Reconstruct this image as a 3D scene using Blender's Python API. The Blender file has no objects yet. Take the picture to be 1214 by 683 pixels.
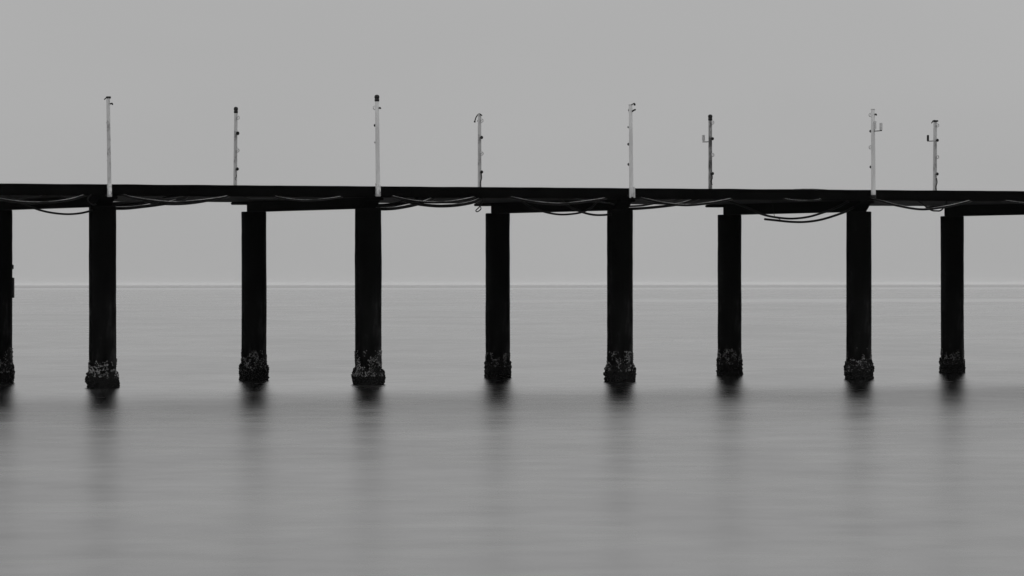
import bpy, bmesh, math, random
from mathutils import Vector, Matrix, noise

sc = bpy.context.scene
COL = sc.collection
PI = math.pi
HAZE = 1.9e-5
H_CAM = 2.95                                   # lens height above the water
PIER = Vector((-11.77, 146.0, 0.0))            # foot of the first near pile
ANG = math.atan2(0.4727, 0.8812)               # the pier runs away to the right
SPAN = 8.537                                   # bent to bent
BACK = 7.887                                   # near pile row to far pile row
FRONT_V, REAR_V = -0.60, 9.04                  # deck edges (across the pier)
def top_z(u): return 5.822 + 0.0017 * u        # the deck climbs very slightly
def bot_z(u): return 5.493 + 0.0017 * u
BASE = Matrix.Translation(PIER) @ Matrix.Rotation(ANG, 4, 'Z')
def W(u, v, z): return BASE @ Vector((u, v, z))

# ------------------------------------------------------------------ materials
def new_mat(name):
    m = bpy.data.materials.new(name); m.use_nodes = True
    nt = m.node_tree; b = nt.nodes['Principled BSDF']
    return m, nt, b
def grey(v): return (v, v, v, 1)
def ramp(nt, fac, stops):
    r = nt.nodes.new('ShaderNodeValToRGB'); e = r.color_ramp.elements
    e[0].position, e[0].color = stops[0][0], grey(stops[0][1])
    e[1].position, e[1].color = stops[-1][0], grey(stops[-1][1])
    for p, c in stops[1:-1]:
        x = e.new(p); x.color = grey(c)
    nt.links.new(fac, r.inputs[0]); return r.outputs[0]
def noise_tex(nt, scale, detail=6, rough=.6, stretch=(1, 1, 1), coord='Object', offset=(0, 0, 0)):
    tc = nt.nodes.new('ShaderNodeTexCoord'); mp = nt.nodes.new('ShaderNodeMapping')
    mp.inputs['Scale'].default_value = stretch; mp.inputs['Location'].default_value = offset
    nt.links.new(tc.outputs[coord], mp.inputs[0])
    n = nt.nodes.new('ShaderNodeTexNoise')
    n.inputs['Scale'].default_value = scale; n.inputs['Detail'].default_value = detail
    n.inputs['Roughness'].default_value = rough
    nt.links.new(mp.outputs[0], n.inputs['Vector']); return n.outputs['Fac']
def math_node(nt, op, a, b=None, c=None, clamp=False):
    n = nt.nodes.new('ShaderNodeMath'); n.operation = op; n.use_clamp = clamp
    for i, x in enumerate((a, b, c)):
        if x is None: continue
        if isinstance(x, (int, float)): n.inputs[i].default_value = x
        else: nt.links.new(x, n.inputs[i])
    return n.outputs[0]
def bump(nt, b, h, strength, dist):
    n = nt.nodes.new('ShaderNodeBump'); n.inputs['Strength'].default_value = strength
    n.inputs['Distance'].default_value = dist
    nt.links.new(h, n.inputs['Height']); nt.links.new(n.outputs[0], b.inputs['Normal'])
def mottled(name, lo, hi, scale, rough=.8, stretch=(1, 1, 1), bumps=.4, bdist=.01, spec=.3, metallic=0, p0=.35, p1=.7):
    m, nt, b = new_mat(name)
    f = noise_tex(nt, scale, 8, .65, stretch)
    nt.links.new(ramp(nt, f, [(p0, lo), (p1, hi)]), b.inputs['Base Color'])
    b.inputs['Roughness'].default_value = rough
    b.inputs['Specular IOR Level'].default_value = spec
    b.inputs['Metallic'].default_value = metallic
    if bumps: bump(nt, b, noise_tex(nt, scale * 5, 6, .7), bumps, bdist)
    return m

M_DECK = mottled('tarred_deck_concrete', .0008, .0028, 1.3, .9, (1, 1, .35), spec=.02)
M_BEAM = mottled('damp_beam_concrete', .0008, .0022, 1.6, .9, spec=.02)
M_BLACK = mottled('black_plastic', .003, .008, 9, .55, spec=.3)
M_RUST = mottled('rusted_iron', .012, .04, 14, .85, spec=.2)
M_MUSSEL = mottled('mussel_shell', .003, .010, 18, .7, bumps=.3, spec=.08)
M_BARN = mottled('barnacle_shell', .03, .32, 5, .85, bumps=.3, spec=.2)
M_BOXGREY = mottled('pale_box_paint', .42, .6, 8, .6, spec=.3)

def pile_material():
    m, nt, b = new_mat('wet_pile_concrete')
    tc = nt.nodes.new('ShaderNodeTexCoord'); sp = nt.nodes.new('ShaderNodeSeparateXYZ')
    nt.links.new(tc.outputs['Object'], sp.inputs[0])
    streak = noise_tex(nt, 2.2, 7, .65, (1, 1, .18))
    patch = noise_tex(nt, .9, 5, .6, (1, 1, .6), offset=(3, 1, 2))
    f = math_node(nt, 'MULTIPLY', streak, patch)
    # bleached salt stain half way up the pile, a real stain of the concrete
    mid = nt.nodes.new('ShaderNodeMapRange'); mid.interpolation_type = 'SMOOTHSTEP'
    mid.inputs[1].default_value = 4.0; mid.inputs[2].default_value = 2.2
    nt.links.new(sp.outputs['Z'], mid.inputs[0])
    f2 = math_node(nt, 'MULTIPLY_ADD', mid.outputs[0], .10, f)
    nt.links.new(ramp(nt, f2, [(.24, .0006), (.37, .004), (.49, .034)]), b.inputs['Base Color'])
    b.inputs['Roughness'].default_value = .8; b.inputs['Specular IOR Level'].default_value = .025
    bump(nt, b, noise_tex(nt, 14, 6, .7, (1, 1, .4)), .5, .01)
    return m
M_PILE = pile_material()

def paint(name, lo, hi, dirt, dirt_amount):
    m, nt, b = new_mat(name)
    f = noise_tex(nt, 1.6, 6, .6, (3, 3, .5))
    base = ramp(nt, f, [(.35, lo), (.65, hi)])
    d = noise_tex(nt, 5.0, 8, .7, (1, 1, .6), offset=(4, 0, 1))
    mask = ramp(nt, d, [(1 - dirt_amount - .08, 0), (1 - dirt_amount + .08, 1)])
    mx = nt.nodes.new('ShaderNodeMix'); mx.data_type = 'RGBA'
    nt.links.new(mask, mx.inputs[0]); nt.links.new(base, mx.inputs[6]); mx.inputs[7].default_value = grey(dirt)
    nt.links.new(mx.outputs[2], b.inputs['Base Color'])
    b.inputs['Roughness'].default_value = .5; b.inputs['Specular IOR Level'].default_value = .35
    return m
M_WHITE = paint('white_post_paint', .52, .66, .28, .33)
M_GREYPAINT = paint('dirty_post_paint', .42, .56, .16, .42)
M_DIRTY = paint('grimy_post_paint', .24, .40, .06, .52)
M_FLAKED = paint('flaking_foot_paint', .4, .75, .03, .5)

def cable_mat(name, lo, hi, rough, ior, glint):
    m, nt, b = new_mat(name)
    base = ramp(nt, noise_tex(nt, 3, 6, .6), [(.3, lo), (.7, hi)])
    # sky highlight painted into the colour along the sheath's top, in patches
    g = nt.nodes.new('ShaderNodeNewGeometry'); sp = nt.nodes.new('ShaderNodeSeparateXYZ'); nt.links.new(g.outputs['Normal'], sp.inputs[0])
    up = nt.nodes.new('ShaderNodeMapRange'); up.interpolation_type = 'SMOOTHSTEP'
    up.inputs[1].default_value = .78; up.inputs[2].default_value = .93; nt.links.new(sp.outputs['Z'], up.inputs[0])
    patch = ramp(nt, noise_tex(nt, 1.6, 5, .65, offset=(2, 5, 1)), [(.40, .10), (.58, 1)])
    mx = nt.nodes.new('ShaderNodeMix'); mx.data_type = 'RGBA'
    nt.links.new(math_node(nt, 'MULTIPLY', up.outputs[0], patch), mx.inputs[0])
    nt.links.new(base, mx.inputs[6]); mx.inputs[7].default_value = grey(glint)
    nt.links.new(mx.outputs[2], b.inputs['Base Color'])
    nt.links.new(ramp(nt, noise_tex(nt, 4, 4, .6), [(.3, rough - .06), (.7, rough + .1)]), b.inputs['Roughness'])
    b.inputs['IOR'].default_value = ior
    return m
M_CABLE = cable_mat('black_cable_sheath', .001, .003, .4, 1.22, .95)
M_CABLE_DIM = cable_mat('dim_glint_cable_sheath', .002, .006, .5, 1.25, .16)
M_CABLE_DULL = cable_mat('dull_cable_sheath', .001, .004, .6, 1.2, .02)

# ------------------------------------------------------------------ mesh helpers
def link(name, bm, mat, parent=None, smooth=False, mw=None):
    bmesh.ops.recalc_face_normals(bm, faces=bm.faces)
    me = bpy.data.meshes.new(name); bm.to_mesh(me); bm.free()
    if smooth: me.shade_smooth()
    me.materials.append(mat)
    o = bpy.data.objects.new(name, me); COL.objects.link(o)
    if parent: o.parent = parent
    if mw is not None: o.matrix_world = mw
    return o
def box(bm, x0, x1, y0, y1, z0, z1, bev=0):
    g = bmesh.ops.create_cube(bm, size=1)
    bmesh.ops.scale(bm, vec=(x1 - x0, y1 - y0, z1 - z0), verts=g['verts'])
    bmesh.ops.translate(bm, vec=((x0 + x1) / 2, (y0 + y1) / 2, (z0 + z1) / 2), verts=g['verts'])
    if bev:
        es = list({e for v in g['verts'] for e in v.link_edges})
        bmesh.ops.bevel(bm, geom=es, offset=bev, segments=2, affect='EDGES')
def lathe(bm, prof, n=24, centre=(0, 0)):
    rings = []
    for r, z in prof:
        rings.append([bm.verts.new((centre[0] + r * math.cos(2 * PI * k / n), centre[1] + r * math.sin(2 * PI * k / n), z)) for k in range(n)])
    for a, b in zip(rings, rings[1:]):
        for k in range(n):
            bm.faces.new((a[k], a[(k + 1) % n], b[(k + 1) % n], b[k]))
    bm.faces.new(rings[0][::-1]); bm.faces.new(rings[-1])
def catmull(pts, per=8):
    P = [Vector(p) for p in pts]; P = [2 * P[0] - P[1]] + P + [2 * P[-1] - P[-2]]
    out = []
    for i in range(1, len(P) - 2):
        p0, p1, p2, p3 = P[i - 1:i + 3]
        for k in range(per):
            t = k / per
            out.append(.5 * ((2 * p1) + (p2 - p0) * t + (2 * p0 - 5 * p1 + 4 * p2 - p3) * t * t + (3 * p1 - p0 - 3 * p2 + p3) * t ** 3))
    out.append(P[-2]); return out
def tube(bm, pts, r, n=10, closed=False):
    P = [Vector(p) for p in pts]; rings = []; up = Vector((0, 0, 1)); m = len(P)
    for i, p in enumerate(P):
        d = (P[(i + 1) % m] - P[i - 1]) if closed else (P[min(i + 1, m - 1)] - P[max(i - 1, 0)])
        d.normalize()
        a = d.cross(up)
        if a.length < .05: a = d.cross(Vector((0, 1, 0)))
        a.normalize(); b = a.cross(d)
        rr = r(i / max(m - 1, 1)) if callable(r) else r
        rings.append([bm.verts.new(p + a * rr * math.cos(2 * PI * k / n) + b * rr * math.sin(2 * PI * k / n)) for k in range(n)])
    for i in range(m if closed else m - 1):
        a, b = rings[i], rings[(i + 1) % m]
        for k in range(n):
            bm.faces.new((a[k], a[(k + 1) % n], b[(k + 1) % n], b[k]))
    if not closed:
        bm.faces.new(rings[0][::-1]); bm.faces.new(rings[-1])
def empty(name, mw):
    o = bpy.data.objects.new(name, None); COL.objects.link(o)
    o.empty_display_size = .3; o.matrix_world = mw; return o
def tag(o, label, cat, group=None):
    o['label'] = label; o['category'] = cat
    if group: o['group'] = group
    return o
def part(name, bm, mat, parent, smooth=False):
    return link(name, bm, mat, parent, smooth)

# ------------------------------------------------------------------ water
def water_material():
    m, nt, b = new_mat('long_exposure_sea')
    L = nt.links
    tc = nt.nodes.new('ShaderNodeTexCoord'); sp = nt.nodes.new('ShaderNodeSeparateXYZ')
    L.new(tc.outputs['Object'], sp.inputs[0])
    Y = sp.outputs['Y']; X = sp.outputs['X']
    fine = noise_tex(nt, .75, 1.2, .5, (.8, 1, 1))                 # ripple bands
    mid = noise_tex(nt, .16, 4, .6, (1.3, .7, 1), offset=(7, 2, 0))
    big = noise_tex(nt, .03, 3, .5, (1.4, .35, 1), offset=(1, 9, 0))
    s = math_node(nt, 'MULTIPLY_ADD', math_node(nt, 'SUBTRACT', fine, .5), .035, WATER_ROUGH)
    s = math_node(nt, 'MULTIPLY_ADD', math_node(nt, 'SUBTRACT', mid, .5), .06, s)
    s = math_node(nt, 'MULTIPLY_ADD', math_node(nt, 'SUBTRACT', big, .5), .07, s)
    # smooth wind slicks far out on the sea
    def band(y0, y1, soft, amt, s, mask=None):
        up = nt.nodes.new('ShaderNodeMapRange'); up.interpolation_type = 'SMOOTHSTEP'
        up.inputs[1].default_value = y0 - soft; up.inputs[2].default_value = y0 + soft; L.new(Y, up.inputs[0])
        dn = nt.nodes.new('ShaderNodeMapRange'); dn.interpolation_type = 'SMOOTHSTEP'
        dn.inputs[1].default_value = y1 + soft; dn.inputs[2].default_value = y1 - soft; L.new(Y, dn.inputs[0])
        f = math_node(nt, 'MULTIPLY', up.outputs[0], dn.outputs[0])
        if mask: f = math_node(nt, 'MULTIPLY', f, mask)
        return math_node(nt, 'MULTIPLY_ADD', f, amt, s)
    s = band(2900, 4100, 500, .04, s)
    s = band(4400, 90000, 500, -.10, s)
    rx = nt.nodes.new('ShaderNodeMapRange'); rx.interpolation_type = 'SMOOTHSTEP'
    rx.inputs[1].default_value = -25; rx.inputs[2].default_value = 45; L.new(X, rx.inputs[0])
    s = band(840, 980, 60, .05, s, rx.outputs[0])
    s = math_node(nt, 'MAXIMUM', s, .05)
    gl = nt.nodes.new('ShaderNodeBsdfAnisotropic'); gl.distribution = 'BECKMANN'
    L.new(s, gl.inputs['Roughness'])
    # drifting films of foam and oil: patches that mirror a little more or less
    film = math_node(nt, 'ADD', noise_tex(nt, .5, 3, .6, (1.3, .8, 1), offset=(5, 3, 0)), noise_tex(nt, .07, 3, .55, (1.2, .6, 1), offset=(2, 8, 0)))
    film = math_node(nt, 'MULTIPLY_ADD', math_node(nt, 'SUBTRACT', film, 1.0), .16, WATER_REFL)
    L.new(film, gl.inputs['Color'])
    fr = nt.nodes.new('ShaderNodeFresnel'); fr.inputs['IOR'].default_value = 1.33
    df = nt.nodes.new('ShaderNodeBsdfDiffuse'); df.inputs['Color'].default_value = grey(WATER_BASE)
    mxs = nt.nodes.new('ShaderNodeMixShader'); L.new(math_node(nt, 'MULTIPLY_ADD', fr.outputs[0], .6, .37), mxs.inputs[0])
    L.new(df.outputs[0], mxs.inputs[1]); L.new(gl.outputs[0], mxs.inputs[2])
    nt.nodes.remove(b); L.new(mxs.outputs[0], nt.nodes['Material Output'].inputs['Surface'])
    return m
WATER_ROUGH, WATER_BASE, WATER_REFL = .270, .010, .752
bm = bmesh.new()
xs = [-20000, -6000, -600, -100, 0, 100, 600, 6000, 20000]; ys = [-400, 0, 60, 120, 180, 400, 1200, 4000, 12000, 24000]
grid = [[bm.verts.new((x, y, 0)) for x in xs] for y in ys]
for j in range(len(ys) - 1):
    for i in range(len(xs) - 1):
        bm.faces.new((grid[j][i], grid[j][i + 1], grid[j + 1][i + 1], grid[j + 1][i]))
w = link('water', bm, water_material()); w['kind'] = 'structure'

# ------------------------------------------------------------------ pier
pier = tag(empty('pier', BASE), 'long black concrete pier on two rows of round piles above the calm sea', 'pier')
rng = random.Random(4)
# deck: one slab swept along the pier, slightly uneven edges, drip groove under its lip
bm = bmesh.new(); secs = []
U0, U1, STEP = -6.5, 41.0, .25
n = int((U1 - U0) / STEP)
def nz(a, b, c): return noise.noise(Vector((a, b, c)))
for i in range(n + 1):
    u = U0 + (U1 - U0) * i / n; t, bz = top_z(u), bot_z(u)
    j = .010 * nz(u * .9, 1, 0) + .005 * nz(u * 4, 2, 0); k = .010 * nz(u * .8, 5, 0) + .006 * nz(u * 5, 6, 0)
    prof = [(FRONT_V + .02, t + j), (FRONT_V, t - .02 + j), (FRONT_V + .008 * nz(u * 2, 3, 1), (t + bz) / 2), (FRONT_V, bz + .035 + k),
            (FRONT_V + .02, bz + k), (FRONT_V + .12, bz + k), (FRONT_V + .13, bz + .02), (FRONT_V + .17, bz + .02), (FRONT_V + .18, bz),
            (4.0, bz + .01), (REAR_V - .02, bz + k), (REAR_V, bz + .02 + k), (REAR_V, t - .02 + j), (REAR_V - .02, t + j), (4.2, t + .015)]
    secs.append([bm.verts.new((u, v, z)) for v, z in prof])
for a, b in zip(secs, secs[1:]):
    for k in range(len(a)):
        bm.faces.new((a[k], a[(k + 1) % len(a)], b[(k + 1) % len(a)], b[k]))
bm.faces.new(secs[0]); bm.faces.new(secs[-1][::-1])
part('deck', bm, M_DECK, pier)

def beam(u):
    bm = bmesh.new()
    b = bot_z(u)
    # upper cap, full width of the deck, its cantilever ends rounded off below
    box(bm, u - .27, u + .27, -.50, REAR_V - .03, b - .085, b - .004, .02)
    # deep lower beam between the piles, with a chamfered nose at each end
    w_, z0, z1 = .25, 5.19 + .0002 * u, b - .08
    prof = [(-.30, z1), (-.14, z0 + .10), (-.02, z0), (BACK - .06, z0), (BACK - .02, z0 + .02), (BACK - .02, z1)]
    A = [bm.verts.new((u - w_, v, z)) for v, z in prof]; B = [bm.verts.new((u + w_, v, z)) for v, z in prof]
    bm.faces.new(A); bm.faces.new(B[::-1])
    for k in range(len(A)):
        bm.faces.new((A[k], A[(k + 1) % len(A)], B[(k + 1) % len(A)], B[k]))
    return part('crossbeam', bm, M_BEAM, pier)

def pile_mesh(r, ztop, seed):
    bm = bmesh.new(); N = 40; rings = []
    zs = [-1.5, -.3] + [i * .2 for i in range(0, 26)] + [ztop - .03, ztop - .006, ztop]
    zs = sorted(z for z in zs if z <= ztop)
    for z in zs:
        rr = r - (.03 if z > ztop - .003 else .008 if z > ztop - .01 else 0)
        rings.append([bm.verts.new(((rr + .010 * nz(math.cos(a) * 1.5 + seed, math.sin(a) * 1.5, z * .7)
                                     + .006 * nz(math.cos(a) * 5 + seed, math.sin(a) * 5, z * 3)) * math.cos(a),
                                    (rr + .010 * nz(math.cos(a) * 1.5 + seed, math.sin(a) * 1.5, z * .7)
                                     + .006 * nz(math.cos(a) * 5 + seed, math.sin(a) * 5, z * 3)) * math.sin(a), z))
                      for a in (2 * PI * k / N for k in range(N))])
    for a, b in zip(rings, rings[1:]):
        for k in range(N): bm.faces.new((a[k], a[(k + 1) % N], b[(k + 1) % N], b[k]))
    bm.faces.new(rings[0][::-1]); bm.faces.new(rings[-1])
    return bm
ICO = bmesh.new(); bmesh.ops.create_icosphere(ICO, subdivisions=1, radius=1)
ICO_V = [v.co.copy() for v in ICO.verts]; ICO_F = [[v.index for v in f.verts] for f in ICO.faces]; ICO.free()
def lump(bm, c, s, rot):
    M = Matrix.Translation(c) @ rot.to_matrix().to_4x4() @ Matrix.Diagonal((s[0], s[1], s[2], 1))
    vs = [bm.verts.new(M @ p) for p in ICO_V]
    for f in ICO_F: bm.faces.new([vs[i] for i in f])
from mathutils import Euler
def rand_rot(R): return Euler((R.uniform(0, 6.3), R.uniform(0, 6.3), R.uniform(0, 6.3)))
def crust_prof(q):
    q = max(0, min(1.05, q)); return .72 + .28 * math.sin(q / .6 * PI / 2) if q < .6 else max(.05, math.cos((q - .6) / .47 * PI / 2)) ** .5 
def crust_mesh(r, top, bulge, seed):
    """mussels packed on the pile from under the water up to an uneven upper edge"""
    R = random.Random(seed); bm = bmesh.new(); N = 56
    def edge(a): return top * (1 + .22 * nz(math.cos(a) * 1.3 + seed, math.sin(a) * 1.3, 4))
    zr = [-.5, -.15, 0, .2, .4, .6, .8, .93, 1.0]; rings = []
    for q in zr:
        ring = []
        for k in range(N):
            a = 2 * PI * k / N; z = q * edge(a) if q > 0 else q
            prof = crust_prof(q)
            d = bulge * prof * (.75 + .75 * nz(math.cos(a) * 2.5 + seed, math.sin(a) * 2.5, z * 3)) + .01
            ring.append(bm.verts.new(((r + d) * math.cos(a), (r + d) * math.sin(a), z)))
        rings.append(ring)
    for a, b in zip(rings, rings[1:]):
        for k in range(N): bm.faces.new((a[k], a[(k + 1) % N], b[(k + 1) % N], b[k]))
    for _ in range(520):
        a = R.uniform(0, 2 * PI); e = edge(a); z = R.uniform(-.1, 1.0) * e
        q = max(0, z / e)
        d = bulge * crust_prof(q) * (.75 + .75 * nz(math.cos(a) * 2.5 + seed, math.sin(a) * 2.5, z * 3)) * R.uniform(.7, 1.3)
        s = R.uniform(.025, .075)
        lump(bm, Vector(((r + d) * math.cos(a), (r + d) * math.sin(a), z)), (s, s * .6, s * .75), rand_rot(R))
    return bm
def barnacle_mesh(r, z0, z1, count, seed, bulge, ct, size=1.0):
    z0 -= .12
    """pale shells in ragged clumps above the mussels"""
    R = random.Random(seed * 7 + 3); bm = bmesh.new(); k = 0; tries = 0
    while k < count and tries < count * 12:
        tries += 1
        a = R.uniform(0, 2 * PI); t = R.random() ** 1.15; z = z0 + (z1 - z0) * t
        if nz(math.cos(a) * 2.2 + seed * 3, math.sin(a) * 2.2, z * 3.0) + .45 * R.random() < .0 + .42 * t: continue
        s = R.uniform(.007, .022) * size * (1.25 if R.random() < .15 else 1)
        off = bulge * crust_prof(z / ct) * .9 if z < ct else 0
        c = Vector(((r + off + .004) * math.cos(a), (r + off + .004) * math.sin(a), z))
        lump(bm, c, (s, s * R.uniform(.6, 1), s * R.uniform(.7, 1.2)), rand_rot(R)); k += 1
    return bm
# (u index, far row?) : crust top, bulge, barnacle bottom, barnacle top, shells, shell size, label
PILES = {
 (0, 0): (.42, .065, .38, .82, 260, 1.35, 'near pile with a swollen lopsided mussel crust'),
 (1, 0): (.44, .070, .36, 1.00, 780, .9, 'near pile thickly speckled with pale barnacles'),
 (2, 0): (.50, .065, .42, .92, 480, 1.0, None),
 (3, 0): (.52, .040, .34, .98, 620, .9, None),
 (4, 0): (.45, .05, .36, .9, 400, 1.0, None),
 (0, 1): (.55, .035, .42, 1.05, 420, 1.1, 'far pile with iron plates bolted to its side'),
 (1, 1): (.45, .050, .40, .95, 420, 1.2, None),
 (2, 1): (.48, .012, .46, .78, 700, .8, 'far pile with a thin crust and a pale tide band'),
 (3, 1): (.50, .012, .46, .86, 620, 1.05, None),
 (4, 1): (.42, .020, .40, .80, 650, .8, None),
}
for i in range(0, 5): beam(i * SPAN)
for (i, far), (ct, bl, b0, b1, cnt, bs, lab) in PILES.items():
    r = .392 if not far else .386
    sd = i * 3 + far * 17 + 1
    ztop = 5.197 + .0002 * i * SPAN
    p = part('pile', pile_mesh(r, ztop, sd), M_PILE, pier, True)
    p.location = (i * SPAN + {(0, 1): .075, (4, 1): .075}.get((i, far), 0), BACK if far else 0, 0)
    if lab: p['label'] = lab
    bl *= .75 if far and i != 1 else 1
    c = part('mussel_crust', crust_mesh(r, ct, bl, sd), M_MUSSEL, p)
    b = part('barnacle_patch', barnacle_mesh(r, b0, b1, int(cnt * 1.6), sd, bl, ct, bs), M_BARN, p); b['kind'] = 'stuff'
    if (i, far) == (0, 1):
        bm = bmesh.new(); box(bm, r - .01, r + .05, -.10, .10, 2.55, 3.16, .01)
        box(bm, r - .01, r + .035, -.07, .07, 3.42, 3.55, .01); q = part('wall_plate', bm, M_RUST, p); q.rotation_euler.z = -ANG - .05

# ------------------------------------------------------------------ posts
def ring_bm(v, z, R_, r_, filled=False):
    bm = bmesh.new()
    N = 18
    tube(bm, [(R_ * math.cos(2 * PI * k / N), v, z + R_ * math.sin(2 * PI * k / N)) for k in range(N)], r_, 8, True)
    s = -1 if v < 0 else 1
    box(bm, -.012, .012, min(s * .055, v - s * R_ * .2), max(s * .055, v - s * R_ * .2), z - .012, z + .012)
    if filled: box(bm, -R_ * .8, R_ * .8, v - .02, v + .02, z - R_ * .8, z + R_ * .8, .01)
    return bm
def post(base_u, v, z0, ztop, zfoot, inward, mat, label, lean=0.0, rings=(), cap=None, stuff=None, r=.066, foot=None):
    """a post fixed to the edge of the deck; heights in the arguments are above the water"""
    mw = Matrix.Translation(W(base_u, v, z0)) @ Matrix.Rotation(lean, 4, 'Y') @ Matrix.Rotation(ANG, 4, 'Z')
    root = tag(empty('deck_post', mw), label, 'post', 'slim posts along the pier deck edges')
    hgt = ztop - z0
    bm = bmesh.new()
    lathe(bm, [(r * 1.2, 0), (r * 1.16, .25), (r * 1.08, .3), (r * 1.02, hgt * .55), (r * .97, hgt - .012), (r * .9, hgt)], 20)
    part('shaft', bm, mat, root, False).data.shade_smooth()
    for z, R_, dark in rings:
        part('eye_ring', ring_bm(inward * .15, z - z0, R_, .013 if not dark else .02, dark), M_RUST if dark else M_GREYPAINT, root, True)
    if cap == 'ball':
        bm = bmesh.new()
        lathe(bm, [(r * 1.05, hgt - .16), (r * 1.16, hgt - .15), (r * 1.16, hgt - .09), (r * .98, hgt - .085), (r * 1.22, hgt - .05), (r * 1.25, hgt - .02), (r * 1.0, hgt + .02), (r * .4, hgt + .04)], 20)
        part('cap', bm, M_BLACK, root, True)
    elif cap == 'flat':
        bm = bmesh.new(); lathe(bm, [(r * 1.02, hgt - .02), (r * 1.05, hgt - .015), (r * 1.05, hgt + .012), (r * .8, hgt + .018)], 20)
        part('cap', bm, M_GREYPAINT, root)
    # saddle that bolts the post to the deck edge
    s = inward
    bm = bmesh.new()
    box(bm, -.10, .10, min(s * .02, s * .067), max(s * .02, s * .067), .015, .075, .006)
    part('foot_clamp', bm, M_RUST, root)
    if foot == 'flaked':
        bm = bmesh.new(); lathe(bm, [(r * 1.26, .01), (r * 1.3, .02), (r * 1.28, .36), (r * 1.2, .38)], 20)
        part('foot_sleeve', bm, M_FLAKED, root, True)
    elif foot == 'split':
        bm = bmesh.new()
        box(bm, -.095, -.045, -s * .075, -s * .045, -.03, .30, .006); box(bm, .045, .095, -s * .075, -s * .045, -.03, .30, .006)
        part('foot_bracket', bm, M_GREYPAINT, root)
    elif foot == 'dark':
        bm = bmesh.new(); lathe(bm, [(r * 1.25, .0), (r * 1.32, .01), (r * 1.32, .10), (r * 1.25, .11)], 20)
        part('foot_sleeve', bm, M_BLACK, root, True)
    if stuff: stuff(root, hgt, z0)
    return root
def wire(root, name, pts, r, mat, per=6):
    bm = bmesh.new(); tube(bm, catmull(pts, per), r, 8); return part(name, bm, mat, root, True)
def small_box(root, name, u, v, z0, z1, su, sv, mat):
    bm = bmesh.new(); box(bm, u - su, u + su, v - sv, v + sv, z0, z1, .012); return part(name, bm, mat, root)
def strap(root, v, z0, z1, r=.018):
    wire(root, 'strap', [(0, v, z1), (.02, v * 1.04, (z0 * .3 + z1 * .7)), (-.02, v * .98, (z0 * .6 + z1 * .4)), (.01, v, z0)], r, M_RUST)

def x1(root, h, z0):      # spike at the top and a hook under it
    wire(root, 'spike', [(0, -.02, h + .0), (0, .06, h + .012), (0, .26, h - .04)], .016, M_RUST)
    small_box(root, 'top_bracket', .01, 0, h - .03, h + .035, .06, .06, M_RUST)
    wire(root, 'hook', [(.05, -.02, h - .18), (.10, -.05, h - .17), (.11, -.06, h - .21)], .022, M_RUST)
    for z in (7.58, 6.5): small_box(root, 'stud', -.01, .075, z - z0 - .02, z - z0 + .02, .02, .03, M_RUST)
def x_f2(root, h, z0):
    wire(root, 'hook', [(.03, -.04, h - .36), (.07, -.06, h - .35), (.085, -.06, h - .38)], .024, M_RUST)
def x_b2(root, h, z0):    # long curved hook over the far side
    wire(root, 'curved_hook', [(0, -.16, h - .02), (0, -.04, h + .03), (0, .10, h + .02), (0, .24, h - .07), (0, .31, h - .17), (0, .335, h - .22)], lambda t: .018 if t < .85 else .03, M_RUST)
    wire(root, 'clip', [(0, .07, h - .16), (0, .10, h - .17), (0, .12, h - .20)], .02, M_RUST)
    strap(root, -.10, .95 - .55, .95)
def x_f3(root, h, z0):
    wire(root, 'hook', [(0, -.02, h - .01), (0, -.12, h + .012), (0, -.22, h + .02), (.0, -.26, h - .02)], lambda t: .016 if t < .6 else .03, M_RUST)
    wire(root, 'clip', [(.03, -.05, h - .20), (.04, -.13, h - .17), (.05, -.20, h - .155)], .026, M_RUST)
    small_box(root, 'stud', 0, .085, h - .20, h - .13, .03, .03, M_RUST)
def arm_box(v, zb, zt, arm_z, su, sv, mat, arm_mat):
    def f(root, h, z0):
        s = 1 if v > 0 else -1
        a = wire(root, 'bracket_arm', [(0, s * .04, arm_z - z0), (0, v * .5, arm_z - z0 - .005), (0, v + s * sv, arm_z - z0)], .014, arm_mat)
        small_box(root, 'bracket_box', 0, v, zb - z0, zt - z0, su, sv, mat)
    return f
def x_f4(root, h, z0):
    arm_box(-.46, 7.70, 7.93, 7.69, .035, .045, M_BOXGREY, M_RUST)(root, h, z0)
    small_box(root, 'junction_box', .02, -.075, 7.74 - z0, 8.0 - z0, .04, .035, M_BOXGREY)
    wire(root, 'hook', [(.03, -.05, h - .17), (.06, -.08, h - .16), (.07, -.09, h - .2)], .024, M_RUST)
def x_b3(root, h, z0):
    arm_box(.44, 7.64, 7.84, 7.61, .035, .05, M_BOXGREY, M_RUST)(root, h, z0)
    strap(root, -.10, .62, .95)
def x_b4(root, h, z0):
    arm_box(.44, 7.75, 7.95, 7.745, .03, .035, M_BLACK, M_RUST)(root, h, z0)
    bm = bmesh.new(); box(bm, -.085, .085, -.10, .07, h - .01, h + .045, .02); part('cap', bm, M_BLACK, root)
    wire(root, 'spike', [(0, .04, h + .03), (0, .13, h + .01), (0, .23, h - .05)], lambda t: .03 - .016 * t, M_BLACK)
    strap(root, -.10, .42, .92)

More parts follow.
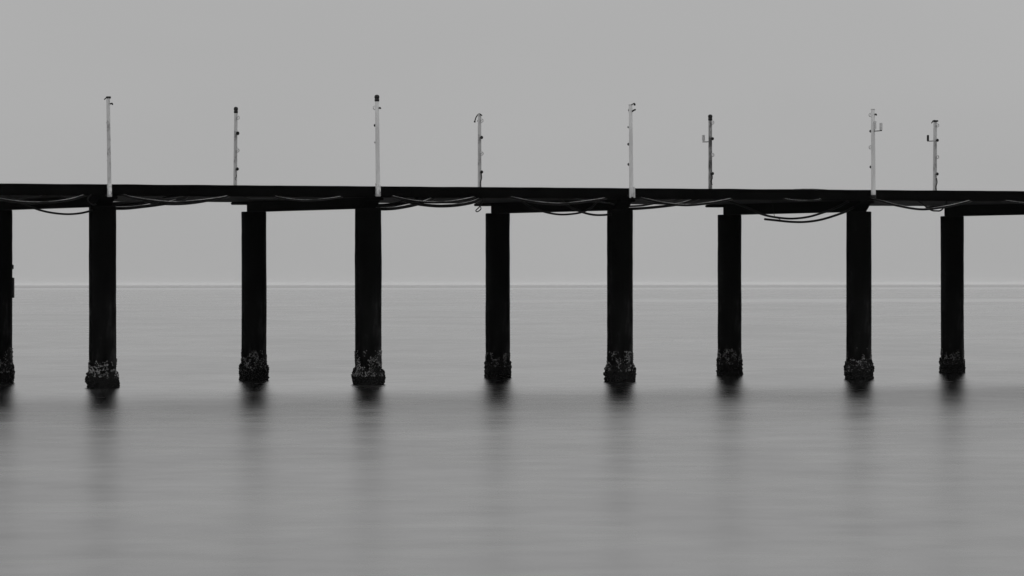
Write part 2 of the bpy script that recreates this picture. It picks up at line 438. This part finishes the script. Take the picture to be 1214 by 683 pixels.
VF, VB = -.69, 9.115
D = math.radians
R_O, R_D, R_N = .052, .033, .022
post(-.078, VF, 5.46, 8.30, 5.46, 1, M_GREYPAINT, 'bare leaning grey post with a small spike at its top, leftmost of all', D(-.83), (), None, x1, .053, 'flaked')
post(8.520, VF, 5.54, 8.49, 5.5, 1, M_WHITE, 'tall white post with a black ball cap on the near deck edge', D(-.65),
     ((8.15, R_O, 0), (7.63, R_N, 1), (7.13, R_N, 0)), 'ball', x_f2, .061, 'flaked')
post(17.08, VF, 5.585, 8.37, 5.6, 1, M_WHITE, 'white post with a split foot and a stubby hook pointing right at its top', D(-.4),
     ((7.7, R_N, 0), (7.18, R_N, 1), (6.57, R_N, 1)), 'flat', x_f3, .058, 'split')
post(25.71, VF, 5.6, 8.37, 5.6, 1, M_WHITE, 'white post carrying a pale box on an arm to its right', D(-.3),
     ((8.2, R_O, 0), (7.69, R_N, 1), (7.19, R_O, 0), (6.58, R_N, 1)), 'flat', x_f4, .063, 'dark')
post(8.47, VB, 5.55, 8.44, 5.55, -1, M_GREYPAINT, 'short grey post with a black cap and rings down its right side, no box', D(.6),
     ((8.14, R_O, 0), (7.65, .04, 1), (7.12, R_O, 0), (6.54, R_D, 1)), 'ball', lambda r, h, z: strap(r, -.04, .62, .82, .02), .055)
post(17.075, VB, 5.56, 8.35, 5.56, -1, M_GREYPAINT, 'grey post with a thin curved hook drooping left from its top', D(0),
     ((8.17, R_O, 0), (7.63, R_D, 1), (7.12, R_O, 0), (6.53, R_D, 1)), 'flat', x_b2, .057)
post(25.61, VB, 5.57, 8.46, 5.57, -1, M_DIRTY, 'grimy dark grey post with a black cap and a pale box on its left', D(0),
     ((8.23, R_O, 0), (7.70, R_D, 1), (7.17, R_O, 0), (6.56, R_D, 1)), 'ball', x_b3, .060)
post(34.33, VB, 5.58, 8.39, 5.58, -1, M_GREYPAINT, 'grey post with a beak shaped black cap and thin dark box on its left', D(.3),
     ((8.26, R_O, 0), (7.76, R_D, 1), (7.2, R_O, 0), (6.63, R_D, 1)), None, x_b4, .064)

# ------------------------------------------------------------------ cables under the deck
GRP = 'black cables sagging under the deck'
CABLES = [
 ('sagging_cable', .038, M_CABLE, -.03, 'long shallow black cable under the deck at the far left edge of the pier',
  [(-4.6,5.52,-.5),(-4.095,5.476,-.6),(-3.428,5.386,-.63),(-2.913,5.319,-.64),(-2.344,5.294,-.64),(-1.722,5.328,-.64),(-1.227,5.404,-.63),(-.913,5.491,-.6),(-.7,5.54,-.5)]),
 ('sagging_cable', .022, M_CABLE_DIM, -.01, 'short dark cable tucked above the long sagging cable at the far left',
  [(-3.4,5.52,-.5),(-3.214,5.46,-.54),(-3.059,5.385,-.56),(-2.905,5.357,-.57),(-2.569,5.403,-.56),(-2.18,5.454,-.54),(-1.95,5.52,-.48)]),
 ('sagging_cable', .022, M_CABLE_DIM, -.01, 'tiny cable bight under the deck lip just left of the leaning grey post',
  [(-1.62,5.53,-.5),(-1.52,5.47,-.55),(-1.349,5.437,-.57),(-1.14,5.448,-.56),(-.95,5.53,-.5)]),
 ('sagging_cable', .03, M_CABLE_DULL, -.005, 'thick black cable dipping lowest beneath the deck left of the first whole near pile',
  [(-3.1,5.51,-.3),(-2.75,5.32,-.3),(-2.313,5.148,-.3),(-2.002,5.054,-.3),(-1.637,4.989,-.3),(-1.22,4.96,-.3),(-.828,4.987,-.26),(-.5,5.047,-.18),(-.28,5.10,-.1)]),
 ('sagging_cable', .038, M_CABLE, -.03, 'pale edged cable sagging right of the leaning grey post, crossing in front of the bundle',
  [(.2,5.56,-.5),(.443,5.526,-.6),(.575,5.481,-.64),(1.13,5.398,-.66),(1.927,5.336,-.66),(2.728,5.391,-.66),(3.506,5.49,-.63),(3.8,5.56,-.5)]),
 ('sagging_cable', .027, M_CABLE_DIM, -.015, 'upper cable of the bundle leaving the leaning post beam to the right',
  [(.2,5.30,-.02),(.32,5.31,-.12),(.6,5.325,-.45),(1.06,5.349,-.6),(1.59,5.402,-.6),(2.202,5.468,-.57),(2.6,5.55,-.48)]),
 ('sagging_cable', .05, M_CABLE, -.065, 'thickest lowest cable of the bundle leaving the leaning post beam to the right',
  [(.2,5.21,-.02),(.34,5.2,-.1),(.6,5.205,-.42),(1.016,5.252,-.56),(1.44,5.304,-.58),(1.892,5.381,-.58),(2.45,5.55,-.48)]),
 ('sagging_cable', .055, M_CABLE_DULL, 0, 'dull cable at the back of the bundle leaving the leaning post beam',
  [(.1,5.245,-.0),(.4,5.24,-.0),(.8,5.25,0),(1.2,5.29,0),(1.6,5.36,0),(2.0,5.44,0),(2.4,5.55,0)]),
 ('sagging_cable', .03, M_CABLE_DIM, -.03, 'cable hidden behind the pale edged cable left of the short capped post',
  [(.7,5.55,-.45),(1.038,5.375,-.52),(1.462,5.305,-.54),(1.968,5.285,-.54),(2.501,5.313,-.54),(3.037,5.39,-.54),(3.494,5.492,-.52),(3.7,5.56,-.48)]),
 ('sagging_cable', .03, M_CABLE, -.02, 'single shallow cable in the bay left of the tall white ball capped post',
  [(4.95,5.56,-.48),(5.165,5.54,-.56),(5.328,5.501,-.61),(5.709,5.445,-.64),(6.174,5.419,-.64),(6.722,5.453,-.64),(7.272,5.521,-.6),(7.5,5.57,-.5)]),
 ('sagging_cable', .024, M_CABLE_DIM, -.015, 'short nearly straight cable stub under the deck below the short capped grey post',
  [(4.2,5.55,-.48),(4.35,5.46,-.56),(4.595,5.45,-.62),(4.812,5.452,-.63),(5.029,5.45,-.62),(5.246,5.47,-.58),(5.4,5.55,-.5)]),
 ('sagging_cable', .034, M_CABLE, -.022, 'upper of two bright edged cables right of the tall white ball capped post',
  [(8.85,5.57,-.5),(9.045,5.56,-.58),(9.213,5.522,-.63),(9.716,5.437,-.66),(10.332,5.397,-.66),(10.98,5.427,-.66),(11.687,5.542,-.6),(11.9,5.6,-.5)]),
 ('sagging_cable', .05, M_CABLE, -.045, 'brightest cable stub leaving the beam below the tall white ball capped post',
  [(8.74,5.235,-.02),(8.86,5.225,-.12),(9.1,5.232,-.45),(9.35,5.269,-.57),(9.726,5.337,-.58),(10.118,5.435,-.56),(10.5,5.56,-.48)]),
 ('sagging_cable', .065, M_CABLE_DULL, 0, 'dull thick cable behind the brightest stub below the tall white ball capped post',
  [(8.64,5.285,.0),(8.95,5.28,0),(9.3,5.30,0),(9.7,5.37,0),(10.1,5.45,0),(10.5,5.56,0)]),
 ('sagging_cable', .05, M_CABLE, -.025, 'lower of two bright edged cables left of the curved hook post',
  [(9.15,5.60,-.45),(9.289,5.52,-.52),(9.568,5.425,-.56),(9.96,5.345,-.58),(10.578,5.30,-.58),(11.198,5.33,-.58),(11.764,5.43,-.56),(12.1,5.57,-.48)]),
 ('sagging_cable', .038, M_CABLE, -.03, 'long bright edged cable in the bay between the curved hook post and split foot post',
  [(12.8,5.6,-.5),(12.995,5.58,-.58),(13.167,5.544,-.63),(13.739,5.448,-.66),(14.545,5.394,-.66),(15.268,5.445,-.66),(16.052,5.542,-.62),(16.4,5.61,-.5)]),
 ('sagging_cable', .024, M_CABLE_DIM, -.015, 'short cable crossing behind the long cable just left of the split foot post',
  [(14.8,5.6,-.46),(15.0,5.56,-.52),(15.25,5.528,-.58),(15.656,5.483,-.58),(16.063,5.451,-.55),(16.471,5.42,-.4),(16.87,5.38,-.04)]),
 ('sagging_cable', .03, M_CABLE_DULL, -.005, 'shallow dark loop just under the beam right of the curved hook post pile',
  [(13.4,5.53,-.3),(13.75,5.32,-.3),(14.086,5.202,-.3),(14.431,5.108,-.3),(14.836,5.06,-.3),(15.242,5.078,-.3),(15.59,5.136,-.3),(15.9,5.27,-.3),(16.2,5.53,-.3)]),
 ('sagging_cable', .032, M_CABLE_DULL, -.005, 'dark loop under the deck ending at the split foot post pile',
  [(14.85,5.53,-.25),(15.1,5.34,-.28),(15.3,5.236,-.3),(15.648,5.122,-.3),(15.997,5.058,-.3),(16.347,5.055,-.26),(16.62,5.08,-.15),(16.8,5.10,-.08)]),
 ('sagging_cable', .038, M_CABLE, -.03, 'bright edged cable sagging right of the split foot post',
  [(17.25,5.62,-.5),(17.455,5.6,-.58),(17.631,5.555,-.63),(18.22,5.447,-.66),(18.989,5.391,-.66),(19.821,5.459,-.66),(20.478,5.562,-.62),(20.8,5.63,-.5)]),
 ('sagging_cable', .03, M_CABLE_DIM, -.02, 'upper cable leaving the beam under the split foot post to the right',
  [(17.27,5.35,-.02),(17.36,5.345,-.1),(17.6,5.365,-.45),(17.996,5.435,-.58),(18.557,5.511,-.57),(18.85,5.56,-.54),(19.1,5.63,-.48)]),
 ('sagging_cable', .045, M_CABLE, -.04, 'lower cable leaving the beam under the split foot post to the right',
  [(17.27,5.29,-.02),(17.36,5.285,-.1),(17.65,5.305,-.42),(18.184,5.355,-.55),(18.835,5.437,-.56),(19.369,5.569,-.52),(19.6,5.63,-.46)]),
 ('sagging_cable', .028, M_CABLE, -.018, 'short shallow cable above the hanging dark loops left of the white box post',
  [(22.3,5.62,-.5),(22.525,5.6,-.58),(22.767,5.562,-.62),(23.192,5.542,-.63),(23.68,5.567,-.62),(23.9,5.61,-.57),(24.05,5.63,-.5)]),
 ('sagging_cable', .034, M_CABLE_DULL, 0, 'upper of the two black loops hanging under the deck left of the white post',
  [(20.9,5.54,.1),(21.3,5.42,.1),(21.749,5.274,.1),(22.142,5.123,.1),(22.597,5.033,.1),(23.206,4.99,.1),(23.817,5.046,.1),(24.369,5.185,.1),(24.799,5.322,.1),(25.3,5.54,.1)]),
 ('cut_cable', .036, M_CABLE_DULL, 0, 'cut black cable with a loose left end hanging lowest under the deck',
  [(22.128,4.965,-.1),(22.476,4.936,-.1),(23.084,4.888,-.1),(23.633,4.891,-.1),(24.245,4.978,-.1),(24.983,5.187,-.1),(25.25,5.30,-.1),(25.45,5.40,-.1)]),
 ('sagging_cable', .038, M_CABLE, -.03, 'long thin lit cable sagging right of the white box post',
  [(25.6,5.62,-.5),(25.829,5.61,-.58),(26.076,5.56,-.63),(26.634,5.433,-.66),(27.505,5.329,-.66),(28.381,5.414,-.66),(29.167,5.563,-.62),(29.5,5.64,-.5)]),
 ('sagging_cable', .024, M_CABLE_DULL, 0, 'small dark cable bight under the deck below the beak capped post',
  [(27.4,5.62,-.48),(27.656,5.44,-.54),(27.906,5.28,-.58),(28.094,5.255,-.58),(28.282,5.275,-.57),(28.47,5.44,-.52),(28.6,5.62,-.46)]),
 ('sagging_cable', .03, M_CABLE, -.02, 'cable under the deck running out of view at the far right edge',
  [(30.4,5.64,-.5),(30.655,5.61,-.58),(30.91,5.581,-.63),(31.42,5.532,-.64),(32.188,5.511,-.64),(32.896,5.57,-.62),(33.4,5.64,-.5)]),
 ('strap_loop', .016, M_CABLE_DULL, 0, 'narrow strap loop dangling under the deck just left of the curved hook post pile',
  [(11.75,5.58,-.5),(11.78,5.42,-.57),(12.0,5.234,-.58),(11.892,5.118,-.58),(11.835,5.15,-.57),(11.97,5.272,-.56),(12.08,5.436,-.54),(12.1,5.58,-.48)]),
 ('tie_strand', .009, M_CABLE_DULL, 0, 'thin tie strand joining the cut cable to the loop above it',
  [(22.50,5.53,.05),(22.552,5.188,.06),(22.613,5.04,.08),(22.70,4.98,.0),(22.74,4.92,-.12)]),
 ('cable_coil', .02, M_CABLE_DIM, 0, 'small cable curl at the deck lip left of the leaning grey post pile',
  [(-.60,5.56,-.48),(-.626,5.505,-.6),(-.717,5.432,-.63),(-.73,5.348,-.63),(-.652,5.264,-.6),(-.45,5.23,-.35),(-.22,5.25,-.05)]),
]
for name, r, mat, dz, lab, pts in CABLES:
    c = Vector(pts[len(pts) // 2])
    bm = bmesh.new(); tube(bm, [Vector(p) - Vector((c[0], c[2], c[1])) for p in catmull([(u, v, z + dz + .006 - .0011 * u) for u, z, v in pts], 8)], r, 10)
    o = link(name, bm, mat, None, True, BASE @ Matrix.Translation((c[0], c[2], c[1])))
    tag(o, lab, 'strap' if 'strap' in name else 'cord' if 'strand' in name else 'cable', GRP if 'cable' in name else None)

# low tarpaulin heap on the deck, only its crest shows over the edge
bm = bmesh.new(); NX, NY = 18, 8
g = [[bm.verts.new((-.62 + 1.24 * i / NX, -.25 + .5 * j / NY,
      .005 + .036 * math.sin(PI * i / NX) ** .7 * math.sin(PI * j / NY) ** .6 * (1 + .35 * nz(i * .5, j * .6, 3)))) for i in range(NX + 1)] for j in range(NY + 1)]
for j in range(NY):
    for i in range(NX): bm.faces.new((g[j][i], g[j][i + 1], g[j + 1][i + 1], g[j + 1][i]))
rim = [g[0][i] for i in range(NX + 1)] + [g[j][NX] for j in range(1, NY + 1)] + [g[NY][i] for i in range(NX - 1, -1, -1)] + [g[j][0] for j in range(NY - 1, 0, -1)]
bm.faces.new(rim[::-1])
o = link('tarpaulin', bm, M_BLACK, None, True, BASE @ Matrix.Translation((23.6, -.3, top_z(23.6) - .004)))
tag(o, 'low dark heap lying on the deck between the grimy post and white box post', 'tarpaulin')

# ------------------------------------------------------------------ sea haze
bm = bmesh.new(); box(bm, -20200, 20200, -600, 24200, -1.0, 9.2)
hz = bpy.data.materials.new('sea_haze'); hz.use_nodes = True; hn = hz.node_tree
hn.nodes.remove(hn.nodes['Principled BSDF'])
pv = hn.nodes.new('ShaderNodeVolumePrincipled'); pv.inputs['Color'].default_value = grey(1.0); pv.inputs['Density'].default_value = HAZE
hn.links.new(pv.outputs[0], hn.nodes['Material Output'].inputs['Volume'])
h = link('haze', bm, hz); h['kind'] = 'stuff'

# ------------------------------------------------------------------ light, sky, camera
ELEV, AZ = D(42), D(8)                        # soft sun behind thick cloud, beyond the pier
wd = bpy.data.worlds.new('World'); sc.world = wd; wd.use_nodes = True
nt = wd.node_tree; bg = nt.nodes['Background']
sky = nt.nodes.new('ShaderNodeTexSky'); sky.sky_type = 'NISHITA'; sky.sun_disc = False
sky.sun_elevation = ELEV; sky.sun_rotation = AZ; sky.dust_density = 3.0; sky.air_density = 1.0
bw = nt.nodes.new('ShaderNodeRGBToBW'); nt.links.new(sky.outputs[0], bw.inputs[0])
SKY_CONST, SKY_MIX, OVERHEAD = 4.0, .95, 2.2                 # an even cloud sheet over the clear sky
mx = math_node(nt, 'MULTIPLY_ADD', bw.outputs[0], 1 - SKY_MIX, SKY_CONST * SKY_MIX)
# cloud cover is brighter overhead than near the horizon
tc = nt.nodes.new('ShaderNodeTexCoord'); sp = nt.nodes.new('ShaderNodeSeparateXYZ'); nt.links.new(tc.outputs['Generated'], sp.inputs[0])
zr = nt.nodes.new('ShaderNodeMapRange'); zr.interpolation_type = 'SMOOTHSTEP'
zr.inputs[1].default_value = .03; zr.inputs[2].default_value = .55; zr.inputs[3].default_value = 1.0; zr.inputs[4].default_value = OVERHEAD
nt.links.new(sp.outputs['Z'], zr.inputs[0])
cl = noise_tex(nt, 3.0, 3, .5, (1, 1, 5), coord='Generated')
cl2 = noise_tex(nt, 9.0, 3, .5, (1, 1, 2.5), coord='Generated', offset=(.3, 0, .2))
cl = math_node(nt, 'MULTIPLY_ADD', cl, .12, math_node(nt, 'MULTIPLY_ADD', cl2, .10, .89))
mx = math_node(nt, 'MULTIPLY', math_node(nt, 'MULTIPLY', mx, zr.outputs[0]), cl)
nt.links.new(mx, bg.inputs['Color']); bg.inputs['Strength'].default_value = .1

sl = bpy.data.lights.new('Sun', 'SUN'); sl.energy = .5; sl.angle = D(20); sl.color = (1, 1, 1)
so = bpy.data.objects.new('Sun', sl); COL.objects.link(so)
to_sun = Vector((math.sin(AZ) * math.cos(ELEV), math.cos(AZ) * math.cos(ELEV), math.sin(ELEV)))
so.rotation_euler = to_sun.to_track_quat('Z', 'Y').to_euler(); so.location = (0, 100, 60)

cam = bpy.data.cameras.new('Camera'); cam.sensor_width = 36; cam.lens = 6022 / 1214 * 36
cam.clip_start = 1; cam.clip_end = 200000
co = bpy.data.objects.new('Camera', cam); COL.objects.link(co)
co.location = (0, 0, H_CAM); co.rotation_euler = (Matrix.Rotation(PI / 2 - math.atan(4.5 / 6022), 3, 'X') @ Matrix.Rotation(D(-.05), 3, 'Z')).to_euler()
sc.camera = co

vs = sc.view_settings; vs.view_transform = 'Standard'; vs.look = 'None'; vs.exposure = 0; vs.gamma = 1; vs.use_curve_mapping = False
cy = sc.cycles
cy.use_denoising = True; cy.max_bounces = 6; cy.volume_bounces = 2; cy.use_adaptive_sampling = True; cy.adaptive_threshold = .01
try: cy.denoiser = 'OPENIMAGEDENOISE'
except Exception: pass
